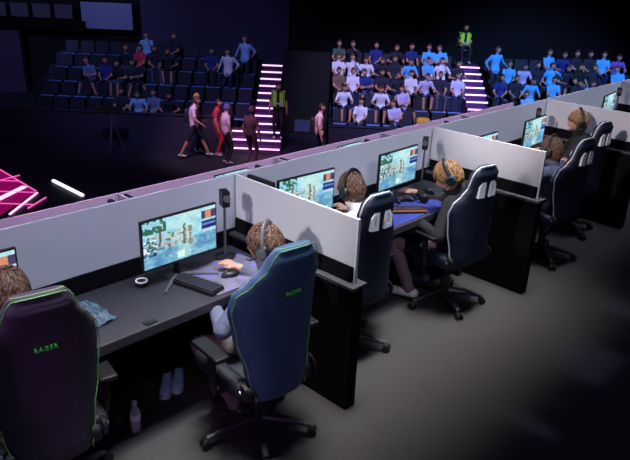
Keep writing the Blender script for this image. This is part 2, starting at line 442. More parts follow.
monitor(6.12, MY, 1.10, R(6), 'green lit monitor at the far right in the last bay', 2)
for xx, k in ((2.3, 0), (4.6, 1)):
    monitor(xx, 2.9, 1.12, 0, 'monitor of the lower row, only its lit top showing above the partition, %s of two' % ('nearer' if k == 0 else 'farther'), k, z0=ZL)

def stand_cam(x, y, z0, rz, label):
    r = empty('webcam_stand', (x, y, z0+DZ), rz); tag(r, label, 'camera')
    bm = bmesh.new(); lathe(bm, [(.07, 0), (.07, .012), (.02, .02)], 20); obj('base', bm, M['plastic'], r)
    bm = bmesh.new(); tube(bm, [(0, 0, .015), (0, 0, .37)], .009, 8); obj('pole', bm, M['plastic_g'], r)
    bm = bmesh.new(); bx(bm, (0, 0, .42), (.052, .085, .11), bev=.01); obj('camera_body', bm, M['plastic'], r)
    bm = bmesh.new(); tube(bm, [(0, -.04, .43), (0, -.06, .43)], .022, 14); obj('lens', bm, M['plastic_g'], r)
    return r
stand_cam(-.225, -.15, 0, R(-20), 'small black camera on a thin stand before the nearest divider')
stand_cam(2.06, -.13, 0, R(-60), 'small black camera on a thin stand before the second divider')
stand_cam(4.24, -.14, 0, R(-60), 'small black camera on a thin stand in the third bay')
stand_cam(6.66, -.14, 0, R(-60), 'small black camera on a thin stand in the far right bay')
for i, x in enumerate((.59, 2.72, 4.97, 7.19)): stand_cam(x, 2.86, ZL+.02, 0, 'black camera top poking above the partition from the lower row, %s from the left' % ORD[i])

def lampbar(x, y, z0, label):
    r = empty('light_bar', (x, y, z0+T)); tag(r, label, 'light bar')
    bm = bmesh.new(); vs = bx(bm, (0, 0, -.01), (.035, .26, .045), bev=.012); obj('bar', bm, M['plastic'], r)
    bm = bmesh.new(); bx(bm, (-.018, 0, -.05), (.01, .04, .08)); obj('clip', bm, M['plastic_g'], r)
lampbar(.045, -.2, 0, 'short dark bar clipped behind the top edge of the nearest divider')
for i in (0, 1): lampbar(.79+S*i, 2.78, ZL, 'short dark bar on a lower-row divider, %s from the left' % ORD[i])

# ------------------------------------------------------------------ desk things
def keyboard(x, y, rz, label, led=False):
    r = empty('keyboard', (x, y, DZ+.002), rz); tag(r, label, 'keyboard')
    bm = bmesh.new(); bx(bm, (0, 0, .012), (.31, .115, .022), bev=.005); obj('case', bm, M['plastic'], r)
    bm = bmesh.new()
    for i in range(15):
        for j in range(5):
            bx(bm, (-.14+i*.02, -.042+j*.021, .028), (.0165, .0175, .012))
    k = obj('keycaps', bm, M['plastic_g2'], r)
    if led:
        bm = bmesh.new(); bx(bm, (0, 0, .0245), (.298, .105, .004)); k = obj('backlight', bm, M[led], r)
    if led: k['label'] = 'orange backlight' if led == 'key_led' else 'pink backlight'
M['plastic_g2'] = mat('dark_keys', (46, 46, 52), .5)
keyboard(-.62, -.385, R(-76), 'small black keyboard set nearly endwise beside the grey mat in the nearest bay')
keyboard(1.45, -.43, R(-38), 'keyboard with orange lit keys on the large blue mat', 'key_led')
M['key_pink'] = mat('pink_keys', (80, 20, 60), .5, emit=(255, 90, 180), es=.8)
keyboard(3.62, -.42, R(-30), 'keyboard with pink lit keys in the third bay', 'key_pink')

def mouse(x, y, rz, label, m):
    bm = bmesh.new(); bmesh.ops.create_uvsphere(bm, u_segments=16, v_segments=10, radius=1)
    for v in bm.verts:
        v.co.z = max(v.co.z, -.1); v.co = Vector((v.co.x*.033*(1-.15*v.co.y), v.co.y*.062, (v.co.z+.1)*.032))
    r = empty('mouse', (x, y, DZ+.006), rz); tag(r, label, 'mouse'); obj('shell', bm, m, r, True)
    bm = bmesh.new(); bx(bm, (0, .03, .031), (.006, .02, .006), bev=.002); obj('wheel', bm, M['plastic_g'], r)
mouse(-.385, -.40, R(75), 'black computer mouse on the grey mat left of the headset player', M['plastic'])

def artmat():
    m = bpy.data.materials.new('printed_mat'); m.use_nodes = True; nt = m.node_tree; b = nt.nodes['Principled BSDF']
    tc = nt.nodes.new('ShaderNodeTexCoord'); nz = nt.nodes.new('ShaderNodeTexNoise'); nz.inputs['Scale'].default_value = 9; nz.inputs['Detail'].default_value = 2
    cr = nt.nodes.new('ShaderNodeValToRGB'); e = cr.color_ramp.elements
    e[0].position = .35; e[0].color = (*lin((98, 94, 124)), 1); e[1].position = .62; e[1].color = (*lin((112, 106, 176)), 1)
    x = e.new(.48); x.color = (*lin((120, 112, 122)), 1)
    nt.links.new(tc.outputs['Object'], nz.inputs['Vector']); nt.links.new(nz.outputs['Fac'], cr.inputs[0]); nt.links.new(cr.outputs[0], b.inputs['Base Color']); b.inputs['Roughness'].default_value = .8
    return m
M['art'] = artmat()
def pad(x, y, w, h, rz, m, label):
    bm = bmesh.new(); bx(bm, (0, 0, 0), (w, h, .004), bev=.0015); o = obj('mouse_mat', bm, m); o.location = (x, y, DZ+.003); o.rotation_euler = (0, 0, rz); tag(o, label, 'mouse mat')
pad(-.36, -.36, .47, .40, R(-2), M['art'], 'pale purple and grey printed mouse mat in the nearest bay')
pad(1.5, -.36, .92, .42, R(0), M['pad_blue'], 'large deep blue mouse mat before the boy in the black jacket')
pad(.72, -.38, .42, .40, R(0), M['pad_blue'], 'smaller deep blue mouse mat before the boy in white')

r = empty('desk_puck', (-.86, -.14, DZ)); tag(r, 'small black puck with a glowing white ring on the desk left of the monitor foot', 'speaker')
bm = bmesh.new(); lathe(bm, [(.036, 0), (.04, .01), (.04, .024), (.034, .03)], 24); obj('body', bm, M['plastic'], r)
bm = bmesh.new(); pts = [(.033*math.cos(a*PI/12), .033*math.sin(a*PI/12), .031) for a in range(25)]; tube(bm, pts, .005, 8); obj('ring', bm, mat('ring_white', (240, 240, 245), .4, emit=(240, 240, 250), es=.35), r)

# crumpled plastic bag
bm = bmesh.new(); nx, ny = 26, 16
g = []
for i in range(nx+1):
    row = []
    for j in range(ny+1):
        a, b = i/nx-.5, j/ny-.5
        h = .05*max(0, 1-(a*2)**2)*max(0, 1-(b*2)**2)+.022*noise.noise(Vector((a*9, b*9, 2)))+.012
        row.append(bm.verts.new((a*.30+.012*noise.noise(Vector((b*6, 0, 0))), b*.17+.02*noise.noise(Vector((a*5, 4, 0))), max(.004, h))))
    g.append(row)
for i in range(nx):
    for j in range(ny): bm.faces.new((g[i][j], g[i+1][j], g[i+1][j+1], g[i][j+1]))
ret = bmesh.ops.solidify(bm, geom=bm.faces[:], thickness=.002)
o = obj('plastic_bag', bm, M['bag'], smooth=False); o.location = (-1.275, -.27, DZ+.003); o.rotation_euler = (0, 0, R(-84)); tag(o, 'crumpled pale blue plastic bag on the desk beside the nearest chair', 'plastic bag')

r = empty('desk_tag', (-1.065, -.552, DZ)); tag(r, 'small black card lying at the front edge of the nearest desk', 'card')
bm = bmesh.new(); bx(bm, (0, 0, .003), (.07, .045, .006), bev=.001); obj('card', bm, M['plastic'], r)
bm = bmesh.new(); bx(bm, (0, 0, .0065), (.04, .01, .001)); obj('printed_line', bm, M['plastic_g2'], r)
r = empty('headphones', (1.80, -.36, DZ+.005), R(20)); tag(r, 'black headphones lying on the large blue mat', 'headphones')
bm = bmesh.new(); tube(bm, [(.09*math.cos(a*PI/14), .10*math.sin(a*PI/14), .03) for a in range(15)], .012, 8); obj('headband', bm, M['plastic'], r)
for sx in (-1, 1):
    bm = bmesh.new(); lathe(bm, [(.03, -.018), (.042, -.012), (.042, .012), (.03, .018)], 18, (sx*.088, -.01, .044), Matrix.Rotation(R(70), 3, 'Y')); obj('ear_cup', bm, M['plastic'], r, True)
r = empty('game_controller', (1.62, -.25, DZ+.005), R(-20)); tag(r, 'black game controller on the large blue mat', 'game controller')
bm = bmesh.new(); bx(bm, (0, 0, .022), (.10, .055, .035), bev=.014)
for sx in (-1, 1): cap_bone(bm, (sx*.05, .01, .022), (sx*.068, -.05, .018), .026, .016)
obj('shell', bm, M['plastic'], r, True)
bm = bmesh.new()
for sx in (-1, 1): lathe(bm, [(.006, 0), (.006, .01), (.010, .013)], 12, (sx*.025, -.01, .038))
obj('thumb_sticks', bm, M['plastic_g'], r)
# items under the desk
r = empty('water_bottle', (-1.11, -.39, 0)); tag(r, 'clear plastic water bottle with a white cap standing on the floor under the desk', 'bottle')
bm = bmesh.new(); lathe(bm, [(.028, 0), (.032, .01), (.032, .06), (.029, .07), (.032, .08), (.032, .14), (.014, .18), (.012, .195)], 20); obj('body', bm, M['bottle'], r, True)
bm = bmesh.new(); lathe(bm, [(.015, .193), (.015, .212)], 16); obj('cap', bm, M['white'], r)
bm = bmesh.new(); lathe(bm, [(.0325, .085), (.0325, .13)], 20); lb = obj('paper_label', bm, M['white'], r)
r = empty('bin', (-1.19, -.31, 0)); tag(r, 'small black cup-shaped bin standing behind the water bottle', 'bin')
bm = bmesh.new(); lathe(bm, [(.045, 0), (.06, .12), (.063, .13), (.05, .13), (.04, .02)], 20); obj('body', bm, M['plastic'], r)
bm = bmesh.new(); lathe(bm, [(.064, .125), (.066, .132), (.056, .132)], 20); obj('rim', bm, M['plastic_g'], r)
r = empty('drink_can', (-1.275, -.33, 0)); tag(r, 'silver and blue drink can on the floor left of the water bottle', 'can')
bm = bmesh.new(); lathe(bm, [(.026, 0), (.031, .01), (.031, .105), (.026, .118)], 20); obj('body', bm, mat('can_blue', (70, 80, 150), .3, .7), r)
bm = bmesh.new(); lathe(bm, [(.026, .118), (.027, .121), (.024, .119)], 20); obj('lid', bm, M['metal'], r)

def shoe(x, y, rz, label):
    r = empty('shoe', (x, y, 0), rz); r.scale = (.82, .82, .82); tag(r, label, 'shoe', None)
    bm = bmesh.new(); rings = []
    for t, w, h in ((-.13, .02, .05), (-.12, .034, .085), (-.07, .038, .09), (-.02, .038, .075), (.04, .044, .06), (.09, .046, .05), (.125, .036, .04), (.14, .015, .03)):
        rings.append([Vector((w*math.cos(2*PI*k/16), t, max(.02, .02+h*(.5+.5*math.sin(2*PI*k/16))))) for k in range(16)])
    loft(bm, rings); obj('upper', bm, M['shoe_b'], r, True)
    bm = bmesh.new(); rings = []
    for t, w in ((-.138, .02), (-.125, .036), (-.05, .038), (.04, .046), (.1, .048), (.13, .036), (.147, .016)):
        rings.append([Vector(p) for p in ((-w, t, 0), (w, t, 0), (w, t, .025), (-w, t, .025))])
    loft(bm, rings); obj('sole', bm, M['shoe_w'], r)
    bm = bmesh.new(); lathe(bm, [(.026, 0), (.026, .004)], 14, (0, -.085, .108)); obj('opening', bm, M['plastic'], r)
shoe(-.745, -.165, R(140), 'pale blue shoe under the desk, left one of the pair'); shoe(-.655, -.17, R(140), 'pale blue shoe under the desk, right one of the pair')

# ------------------------------------------------------------------ gaming chairs
def interp(tab, t):
    for (a, va), (b, vb) in zip(tab, tab[1:]):
        if t <= b:
            s = (t-a)/(b-a); s = s*s*(3-2*s); return va+(vb-va)*s
    return tab[-1][1]
RAC = [(0, .18), (.12, .215), (.4, .245), (.54, .255), (.64, .235), (.72, .185), (.8, .148), (.92, .138), (.975, .115), (1, .08)]
RAZ = [(0, .17), (.2, .205), (.42, .25), (.6, .272), (.7, .262), (.8, .212), (.9, .155), (.965, .135), (1, .11)]
def back_shape(tab, H, z0, rec, n=34, wing=.075, th=.055, grow=0):
    rings = []
    for i in range(n+1):
        t = i/n; w = interp(tab, t)+grow
        z = z0+H*t*math.cos(rec); y0 = -.235-H*t*math.sin(rec)+.03*math.sin(PI*t)
        tt = (th+grow)*(1 if .03 < t < .97 else .6)
        ring = []
        for k in range(36):
            a = 2*PI*k/36; ca, sa = math.cos(a), math.sin(a)
            X = w*math.copysign(abs(ca)**.55, ca); Y = tt*math.copysign(abs(sa)**.7, sa)
            wg = wing*(abs(X)/.27)**2.6*min(1, (1.05-t)*3)
            ring.append(Vector((X, y0+Y+wg, z)))
        rings.append(ring)
    return rings
def outline(tab, H, z0, rec, wing=.075, off=.0, n=34, yoff=-.02):
    pl, pr = [], []
    for i in range(n+1):
        t = i/n; w = interp(tab, t)+off
        z = z0+H*t*math.cos(rec); y0 = -.235-H*t*math.sin(rec)+.03*math.sin(PI*t)+wing*(w/.27)**2.6*min(1, (1.05-t)*3)+yoff
        pl.append(Vector((-w, y0, z))); pr.append(Vector((w, y0, z)))
    top = [Vector((x, pl[-1].y-.01, pl[-1].z+off+.004)) for x in (-.06, 0, .06)]
    return pl+top+pr[::-1]

def make_chair(kind):
    r = empty('gaming_chair')
    M_ = M['navy'] if kind == 'rac' else M['razer']
    # base
    for k in range(5):
        a = 2*PI*k/5+R(18)
        d = Vector((math.cos(a), math.sin(a), 0))
        bm = bmesh.new(); tube(bm, [d*.03+Vector((0, 0, .115)), d*.18+Vector((0, 0, .10)), d*.325+Vector((0, 0, .072))], [.032, .026, .018], 8, sq=.7)
        lg = obj('base_leg', bm, M['leg'], r)
        bm = bmesh.new(); s = Vector((-d.y, d.x, 0)); c = d*.335
        rot = Vector((0, 0, 1)).rotation_difference(s).to_matrix()
        for q_ in (-.018, .018): lathe(bm, [(.03, -.009), (.03, .009)], 14, c+s*q_+Vector((0, 0, .03)), rot)
        bx(bm, c+Vector((0, 0, .05)), (.03, .03, .03), Matrix.Rotation(a, 3, 'Z'), bev=.006)
        obj('caster', bm, M['plastic'], lg)
    bm = bmesh.new(); tube(bm, [(0, 0, .08), (0, 0, .26)], .035, 14); tube(bm, [(0, 0, .26), (0, 0, .40)], .02, 12); obj('gas_lift', bm, M['plastic'], r)
    bm = bmesh.new(); bx(bm, (0, -.02, .405), (.2, .3, .05), bev=.01); tube(bm, [(.08, .02, .40), (.27, .04, .40)], .009, 8); obj('mechanism', bm, M['plastic'], r)
    bm = bmesh.new(); bx(bm, (0, .02, .47), (.46, .50, .09), bev=.03)
    for s in (-1, 1): bx(bm, (s*.225, .03, .49), (.09, .46, .11), bev=.03)
    obj('seat', bm, M['navy'] if kind == 'rac' else M['seat_dark'], r, True)
    H, z0, rec = (.82, .46, R(2)) if kind == 'rac' else (.92, .42, R(4))
    tab = RAC if kind == 'rac' else RAZ; WG = .075 if kind == 'rac' else .125
    bm = bmesh.new(); loft(bm, back_shape(tab, H, z0, rec, wing=WG)); bmesh.ops.recalc_face_normals(bm, faces=bm.faces[:])
    bk = obj('backrest', bm, M_, r)
    cuts = []
    if kind == 'rac':
        tz = .785
        for s in (-1, 1):
            z = z0+H*tz*math.cos(rec); y = -.235-H*tz*math.sin(rec)+.02
            slot = [(s*.026, -.066), (s*.098, -.06), (s*.094, .03), (s*.07, .062), (s*.026, .062)]
            bmc = bmesh.new(); ra = [Vector((a, y-.2, z+b)) for a, b in slot]; rb = [Vector((a, y+.2, z+b)) for a, b in slot]
            loft(bmc, [ra, rb]); cu = obj('cut', bmc); cuts.append(cu)
            md = bk.modifiers.new('b', 'BOOLEAN'); md.operation = 'DIFFERENCE'; md.object = cu; md.solver = 'EXACT'
            # pale sleeve lining each slot
            bms = bmesh.new()
            o1 = [Vector((a, y-.066, z+b)) for a, b in slot]; o2 = [Vector((a, y+.062, z+b)) for a, b in slot]
            cen = Vector((sum(a for a, b in slot)/5, 0, sum(b for a, b in slot)/5))
            def shr(p, yy): return Vector((cen.x+(p.x-cen.x)*.26, yy, z+cen.z+(p.z-z-cen.z)*.55))
            i1 = [shr(p, y-.066) for p in o1]; i2 = [shr(p, y+.062) for p in o2]
            rr = [[bms.verts.new(p) for p in q2] for q2 in (o1, o2, i2, i1)]
            for a_ in range(4):
                A, B_ = rr[a_], rr[(a_+1) % 4]
                for k in range(5): bms.faces.new((A[k], A[(k+1) % 5], B_[(k+1) % 5], B_[k]))
            obj('slot_trim', bms, M['slot'], r)
        me = evald(bk); bk.modifiers.clear(); bk.data = me
        for cu in cuts: bpy.data.objects.remove(cu)
    for p in bk.data.polygons: p.use_smooth = True
    bk.data.set_sharp_from_angle(angle=R(50))
    # piping
    if kind == 'rac':
        bm = bmesh.new(); tube(bm, outline(tab, H, z0, rec, WG, off=.001, yoff=-.005), .0065, 8); obj('piping', bm, M['pipe'], r)
    else:
        for off, yo in ((.0, -.035), (-.004, .005)):
            bm = bmesh.new(); tube(bm, outline(tab, H, z0, rec, WG, off=off, yoff=yo), .0028, 6); obj('piping', bm, M['green'], r)
        cu = bpy.data.curves.new('t', 'FONT'); cu.body = 'RAZER'; cu.size = .026; cu.align_x = 'CENTER'; cu.align_y = 'CENTER'; cu.space_character = 1.35; cu.extrude = .006
        to = bpy.data.objects.new('tmp', cu); COL.objects.link(to); me = evald(to); bpy.data.objects.remove(to)
        lg = link('logo', me, M['logo'], r); zt = .72
        lg.location = (0, -.235-H*zt*math.sin(rec)+.03*math.sin(PI*zt)-.0590, z0+H*zt*math.cos(rec)); lg.rotation_euler = (R(90)+rec-R(2), 0, 0)
    # arms
    for s in (-1, 1):
        bm = bmesh.new(); bx(bm, (s*.31, .0, .69), (.09, .26, .03), bev=.012); ar = obj('armrest', bm, M['plastic'], r)
        bm = bmesh.new(); tube(bm, [(s*.20, -.02, .42), (s*.30, -.02, .43), (s*.31, -.02, .50), (s*.31, 0, .68)], .02, 8, sq=1.3); obj('arm_post', bm, M['plastic'], ar)
        bm = bmesh.new(); rot = Vector((0, 0, 1)).rotation_difference(Vector((s, 0, 0))).to_matrix(); lathe(bm, [(.05, 0), (.045, .02), (.014, .03)], 16, (s*.225, -.2, .50), rot); hg = obj('hinge_cover', bm, M['plastic'], r)
        bm = bmesh.new(); lathe(bm, [(.014, 0), (.012, .006)], 12, (s*.256, -.2, .50), rot); obj('hinge_cap', bm, M['metal'], hg)
    return r
M['slot'] = mat('pale_slot', (248, 252, 255), .35, 0)
chair_r = make_chair('rac'); chair_z = make_chair('raz')
CH = []
def place_chair(src, x, y, yawdeg, label, spin=0, first=False, grp=None):
    o = src if first else copy_tree(src)
    o.location = (x, y, 0); o.rotation_euler = (0, 0, R(yawdeg-90)); tag(o, label, 'gaming chair')
    if spin:
        for c in kids(o):
            if c.name.startswith('base_leg'): c.rotation_euler = (0, 0, R(spin))
    return o
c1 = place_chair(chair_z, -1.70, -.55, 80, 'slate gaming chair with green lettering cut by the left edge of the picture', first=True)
c2 = place_chair(chair_z, -.58, -.885, 84, 'slate blue gaming chair with green lettering in front of the nearest divider', 10)
c3 = place_chair(chair_r, .53, -.59, 84, 'navy gaming chair with white slots behind the boy in white', 0, first=True)
c4 = place_chair(chair_r, 1.70, -.71, 81, 'navy gaming chair with white slots behind the boy in the black jacket', 12)
c5 = place_chair(chair_r, 3.25, -.84, 84, 'navy gaming chair of the grey-shirted player in the third bay', 0)
c6 = place_chair(chair_r, 4.17, -.66, 82, 'navy gaming chair farthest away, behind the person facing left', 20)
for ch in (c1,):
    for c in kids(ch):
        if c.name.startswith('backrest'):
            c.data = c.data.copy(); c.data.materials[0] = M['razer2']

# ------------------------------------------------------------------ people
def ell(bm, c, r, rot=None, n=16):
    res = bmesh.ops.create_uvsphere(bm, u_segments=n, v_segments=n//2+2, radius=1)['verts']
    for v in res:
        p = Vector((v.co.x*r[0], v.co.y*r[1], v.co.z*r[2]))
        if rot is not None: p = rot @ p
        v.co = Vector(c)+p
def head_pt(d):
    """surface of a head for the unit direction d (face looks along +Y)"""
    x, y, z = d
    rx, ry, rz = .077, .097, .118
    if z < 0: rx *= 1-.28*(-z)**1.3; ry *= 1-.10*(-z)
    p = Vector((x*rx, y*ry, z*rz))
    if y > .3 and z < .1: p.y += .010*max(0, y-.3)*(1+(-z)*.8)
    if y > .6:
        p.y += .024*math.exp(-((x/.16)**2+((z+.12)/.17)**2))           # nose
        p.y -= .010*math.exp(-(((abs(x)-.38)/.16)**2+((z-.08)/.12)**2)) # sockets
        p.y += .006*math.exp(-((x/.3)**2+((z+.42)/.07)**2))             # lips
        p.y -= .005*math.exp(-((x/.3)**2+((z+.52)/.05)**2))
        p.y += .008*math.exp(-((x/.25)**2+((z+.78)/.14)**2))            # chin
    return p
def ik(a, c, l1, l2, hint):
    a, c = Vector(a), Vector(c); d = c-a; ln = min(d.length, (l1+l2)*.999); d.normalize()
    x = (l1*l1-l2*l2+ln*ln)/(2*ln); h = math.sqrt(max(0, l1*l1-x*x))
    hn = Vector(hint); hn = (hn-d*hn.dot(d)).normalized()
    return a+d*x+hn*h, a+d*ln

def body(p, fine=True):
    """returns mesh + per-face region; p holds the pose in local metres"""
    s = p.get('s', 1.0); bm = bmesh.new()
    P0 = Vector(p['pelvis']); N = Vector(p['neck']); H = Vector(p['head'])
    tw = p.get('twist', 0); sh = Vector((math.cos(tw), math.sin(tw), 0))
    d = (N-P0); up_ = d.normalized(); bones = []
    # torso rings
    bend = Vector(p.get('bend', (0, -.03, 0)))
    tor = [(-.10, .135, .10), (0, .165, .12), (.18, .155, .115), (.36, .142, .105), (.58, .165, .115), (.76, .178, .115), (.88, .175, .095), (.96, .11, .075), (1.0, .062, .06)]
    rings = []
    for t, w, dp in tor:
        c = P0+d*t+bend*math.sin(PI*max(0, min(1, t))); X = (Vector((1, 0, 0)).lerp(sh, max(0, t))).normalized()
        X = (X-up_*X.dot(up_)).normalized(); Y = up_.cross(X)
        rings.append([c+X*w*s*math.copysign(abs(math.cos(a))**.8, math.cos(a))+Y*dp*s*math.sin(a) for a in (2*PI*k/20 for k in range(20))])
    loft(bm, rings); bones.append(('torso', P0, N))
    X = (sh-up_*sh.dot(up_)).normalized(); Y = up_.cross(X)
    cap_bone(bm, N-up_*.03, H-Vector((0, 0, .05)), .058*s, .052*s); bones.append(('neck', N+(H-N)*.15, N+(H-N)*.4))
    # head
    hq = Matrix.Rotation(p.get('hyaw', 0), 3, 'Z') @ Matrix.Rotation(p.get('hpitch', 0), 3, 'X') @ Matrix.Rotation(p.get('hroll', 0), 3, 'Y')
    vs = bmesh.ops.create_uvsphere(bm, u_segments=28 if fine else 14, v_segments=20 if fine else 10, radius=1)['verts']
    for v in vs: v.co = H+hq @ (head_pt(v.co.normalized())*s)
    for sx in (-1, 1): ell(bm, H+hq @ Vector((sx*.079*s, -.008, -.005)), (.010*s, .020*s, .032*s), hq, 10)
    bones.append(('head', H-hq @ Vector((0, 0, .02)), H+hq @ Vector((0, 0, .03))))
    # arms
    for sx, key in ((-1, 'lh'), (1, 'rh')):
        S0 = N-up_*.045*s+X*sx*.165*s
        wr = Vector(p[key]); el, wr = ik(S0, wr, .285*s, .25*s, p.get(key+'_hint', (sx*.6, -.5, -.8)))
        cap_bone(bm, S0, el, .053*s, .042*s); cap_bone(bm, el, wr, .041*s, .027*s)
        bones += [('uarm', S0, el), ('farm', el, wr)]
        f = (wr-el).normalized(); f = (f+Vector(p.get(key+'_bend', (0, 0, -.1)))).normalized()
        pn = Vector((0, 0, 1)); pn = (pn-f*pn.dot(f)).normalized(); side = f.cross(pn)*(-1 if sx > 0 else 1)*-1
        pc = wr+f*.045*s
        cap_bone(bm, wr+f*.012, pc+f*.022*s, .030*s, .036*s, flat=.5, side=pn)
        bones.append(('hand', wr+f*.015, wr+f*.19*s))
        if fine:
            th = side if sx < 0 else side
            inw = X*(-sx); inw = (inw-f*inw.dot(f)).normalized()
            for i, ln_ in enumerate((.060, .068, .064, .050)):
                o = (1.5-i)*.0195*s
                k0 = pc+f*.02+inw*o; k1 = k0+f*ln_*.55*s-pn*.006; k2 = k1+f*ln_*.4*s-pn*ln_*.35*s
                cap_bone(bm, k0, k1, .0095*s, .009*s, 8); cap_bone(bm, k1, k2, .009*s, .0075*s, 8)
            t0 = wr+f*.03*s+inw*.026*s; t1 = t0+(f*.6+inw*.75).normalized()*.036*s; t2 = t1+(f*.9+inw*.25).normalized()*.028*s
            cap_bone(bm, t0, t1, .012*s, .0105*s, 8); cap_bone(bm, t1, t2, .010*s, .0085*s, 8)
        else: cap_bone(bm, pc, pc+f*.07*s, .03*s, .018*s, flat=.6, side=pn)
    # legs
    for sx, key in ((-1, 'lf'), (1, 'rf')):
        hp = P0+Vector((sx*.085*s, 0, -.03)); an = Vector(p[key]); kn, an = ik(hp, an, .43*s, .42*s, p.get(key+'_hint', (sx*.15, 1, .3)))
        cap_bone(bm, hp, kn, .085*s, .057*s); cap_bone(bm, kn, an, .055*s, .037*s)
        fd = Vector(p.get(key+'_dir', (sx*.12, 1, 0))).normalized()
        cap_bone(bm, an+Vector((0, 0, -.03))-fd*.04, an+fd*.13*s+Vector((0, 0, -.045)), .040*s, .034*s, flat=.85)
        bones += [('thigh', hp, kn), ('shin', kn, an), ('foot'+key[0].upper(), an-fd*.03-Vector((0, 0, .045)), an+fd*.14*s-Vector((0, 0, .05)))]
    tmp = obj('tmp', bm)
    md = tmp.modifiers.new('r', 'REMESH'); md.mode = 'VOXEL'; md.voxel_size = .0068 if fine else .021
    ms = tmp.modifiers.new('s', 'SMOOTH'); ms.factor = .5; ms.iterations = 2 if fine else 1
    me = evald(tmp); bpy.data.objects.remove(tmp)
    reg = []; 
    for f in me.polygons:
        c = f.center; best = None
        for nm, a, b in bones:
            ab = b-a; t = max(0, min(1, (c-a).dot(ab)/max(ab.length_squared, 1e-8))); dd = (c-(a+ab*t)).length
            if nm == 'torso': dd -= .07
            if nm == 'head': dd -= .04
            if nm == 'hand': dd -= .004
            if best is None or dd < best[0]: best = (dd, nm, t)
        reg.append((best[1], best[2]))
    return me, reg, dict(H=H, hq=hq, s=s, N=N, up=up_)

def garment(me, reg, pred, off, name, m, parent, wrinkle=.004):
    bm = bmesh.new(); bm.from_mesh(me); bm.normal_update(); bm.faces.ensure_lookup_table()
    dele = [f for f in bm.faces if not pred(*reg[f.index])]
    bmesh.ops.delete(bm, geom=dele, context='FACES')
    for v in bm.verts:
        v.co += v.normal*(off+wrinkle*(.5+noise.noise(v.co*18)+.6*noise.noise(v.co*40+Vector((5, 1, 2)))))
    bmesh.ops.smooth_vert(bm, verts=bm.verts[:], factor=.4, use_axis_x=True, use_axis_y=True, use_axis_z=True)
    return obj(name, bm, m, parent, True)

def hair(info, m, parent, low=-.45, front=.42, vol=1.12, locks=1100, seed=1, length=.05):
    H, hq, s = info['H'], info['hq'], info['s']; rnd = random.Random(seed); bm = bmesh.new()
    vs = bmesh.ops.create_uvsphere(bm, u_segments=40, v_segments=26, radius=1)['verts']
    def keep(d): return d.z > (low if d.y < .15 else low+(front-low)*min(1, (d.y-.15)/.55))
    bmesh.ops.delete(bm, geom=[f for f in bm.faces if not keep(f.calc_center_median().normalized())], context='FACES')
    for v in bm.verts:
        d = v.co.normalized(); n = .05*noise.noise(d*4+Vector((seed, 0, 0)))+.05*noise.noise(d*11)
        v.co = H+hq @ (head_pt(d)*s*(vol+n))
    bmesh.ops.solidify(bm, geom=bm.faces[:], thickness=.004)
    crown = Vector((0, -.35, .93)).normalized()
    for i in range(locks):
        d = Vector((rnd.gauss(0, 1), rnd.gauss(0, 1), rnd.gauss(0, 1))).normalized()
        if not keep(d): continue
        tg = d-crown; tg = (tg-d*tg.dot(d)); tg = tg.normalized() if tg.length > .01 else Vector((1, 0, 0))
        tg = (tg+Vector((rnd.uniform(-.4, .4), rnd.uniform(-.4, .4), rnd.uniform(-.2, .2)))).normalized()
        pts = []
        for k in range(4):
            dd = (d+tg*k*length/.1/3*.55).normalized(); pts.append(H+hq @ (head_pt(dd)*s*(vol+.02+rnd.uniform(0, .035)+.006*k)))
        tube(bm, pts, [.0042, .005, .004, .001], 4)
    return obj('hair', bm, m, parent, True)

def headset(info, root_loc, rz, label, band, cup):
    H, hq, s = info['H'], info['hq'], info['s']
    r = empty('headset', root_loc, rz); tag(r, label, 'headset')
    def W(p): return H+hq @ (Vector(p)*s)
    bm = bmesh.new(); pts = [W((-.102*math.cos(a), -.02, .0+.148*math.sin(a))) for a in (PI*k/16 for k in range(17))]
    tube(bm, pts, .010, 8, sq=1.5); obj('headband', bm, band, r, True)
    for sx in (-1, 1):
        rot = hq @ Vector((0, 0, 1)).rotation_difference(Vector((sx, 0, 0))).to_matrix()
        bm = bmesh.new(); lathe(bm, [(.034, 0), (.044, .006), (.044, .02), (.03, .034), (.012, .036)], 20, W((sx*.082, -.012, -.008)), rot); ec = obj('ear_cup', bm, cup, r, True)
        bm = bmesh.new(); lathe(bm, [(.03, .034), (.031, .038), (.022, .039)], 20, W((sx*.082, -.012, -.008)), rot); obj('trim_ring', bm, band, ec)
    bm = bmesh.new(); tube(bm, [W((-.105, .01, -.03)), W((-.09, .07, -.06)), W((-.045, .115, -.07))], .004, 6); obj('microphone', bm, cup, r)
    return r

def player(x, y, yawdeg, label, pose, shirt, legs, hairm, sleeves='short', hs=None, hair_kw={}, shoes=None):
    rz = R(yawdeg-90); r = empty('person', (x, y, 0), rz); tag(r, label, 'person')
    me, reg, info = body(pose)
    b = link('body', me, M['skin'], r, True)
    def sh(n, t):
        if n == 'torso': return True
        if n == 'uarm': return t < (.8 if sleeves == 'short' else 2)
        if n == 'farm': return sleeves == 'long' and t < .92
        return False
    garment(me, reg, sh, .012, 'shirt', shirt, r)
    garment(me, reg, lambda n, t: n == 'thigh' or n == 'shin' or (n == 'torso' and t < .04), .010, 'trousers', legs, r)
    for sd in 'LR': garment(me, reg, lambda n, t: n == 'foot'+sd, .008, 'shoe', shoes or M['shoe_w'], r, .001)
    hair(info, hairm, r, **hair_kw)
    bm = bmesh.new()
    for sx in (-1, 1): ell(bm, info['H']+info['hq'] @ Vector((sx*.03, .083, .008)), (.011, .009, .008), info['hq'], 10)
    obj('eyes', bm, M['eye'], r, True)
    if hs: headset(info, (x, y, 0), rz, *hs)
    return r

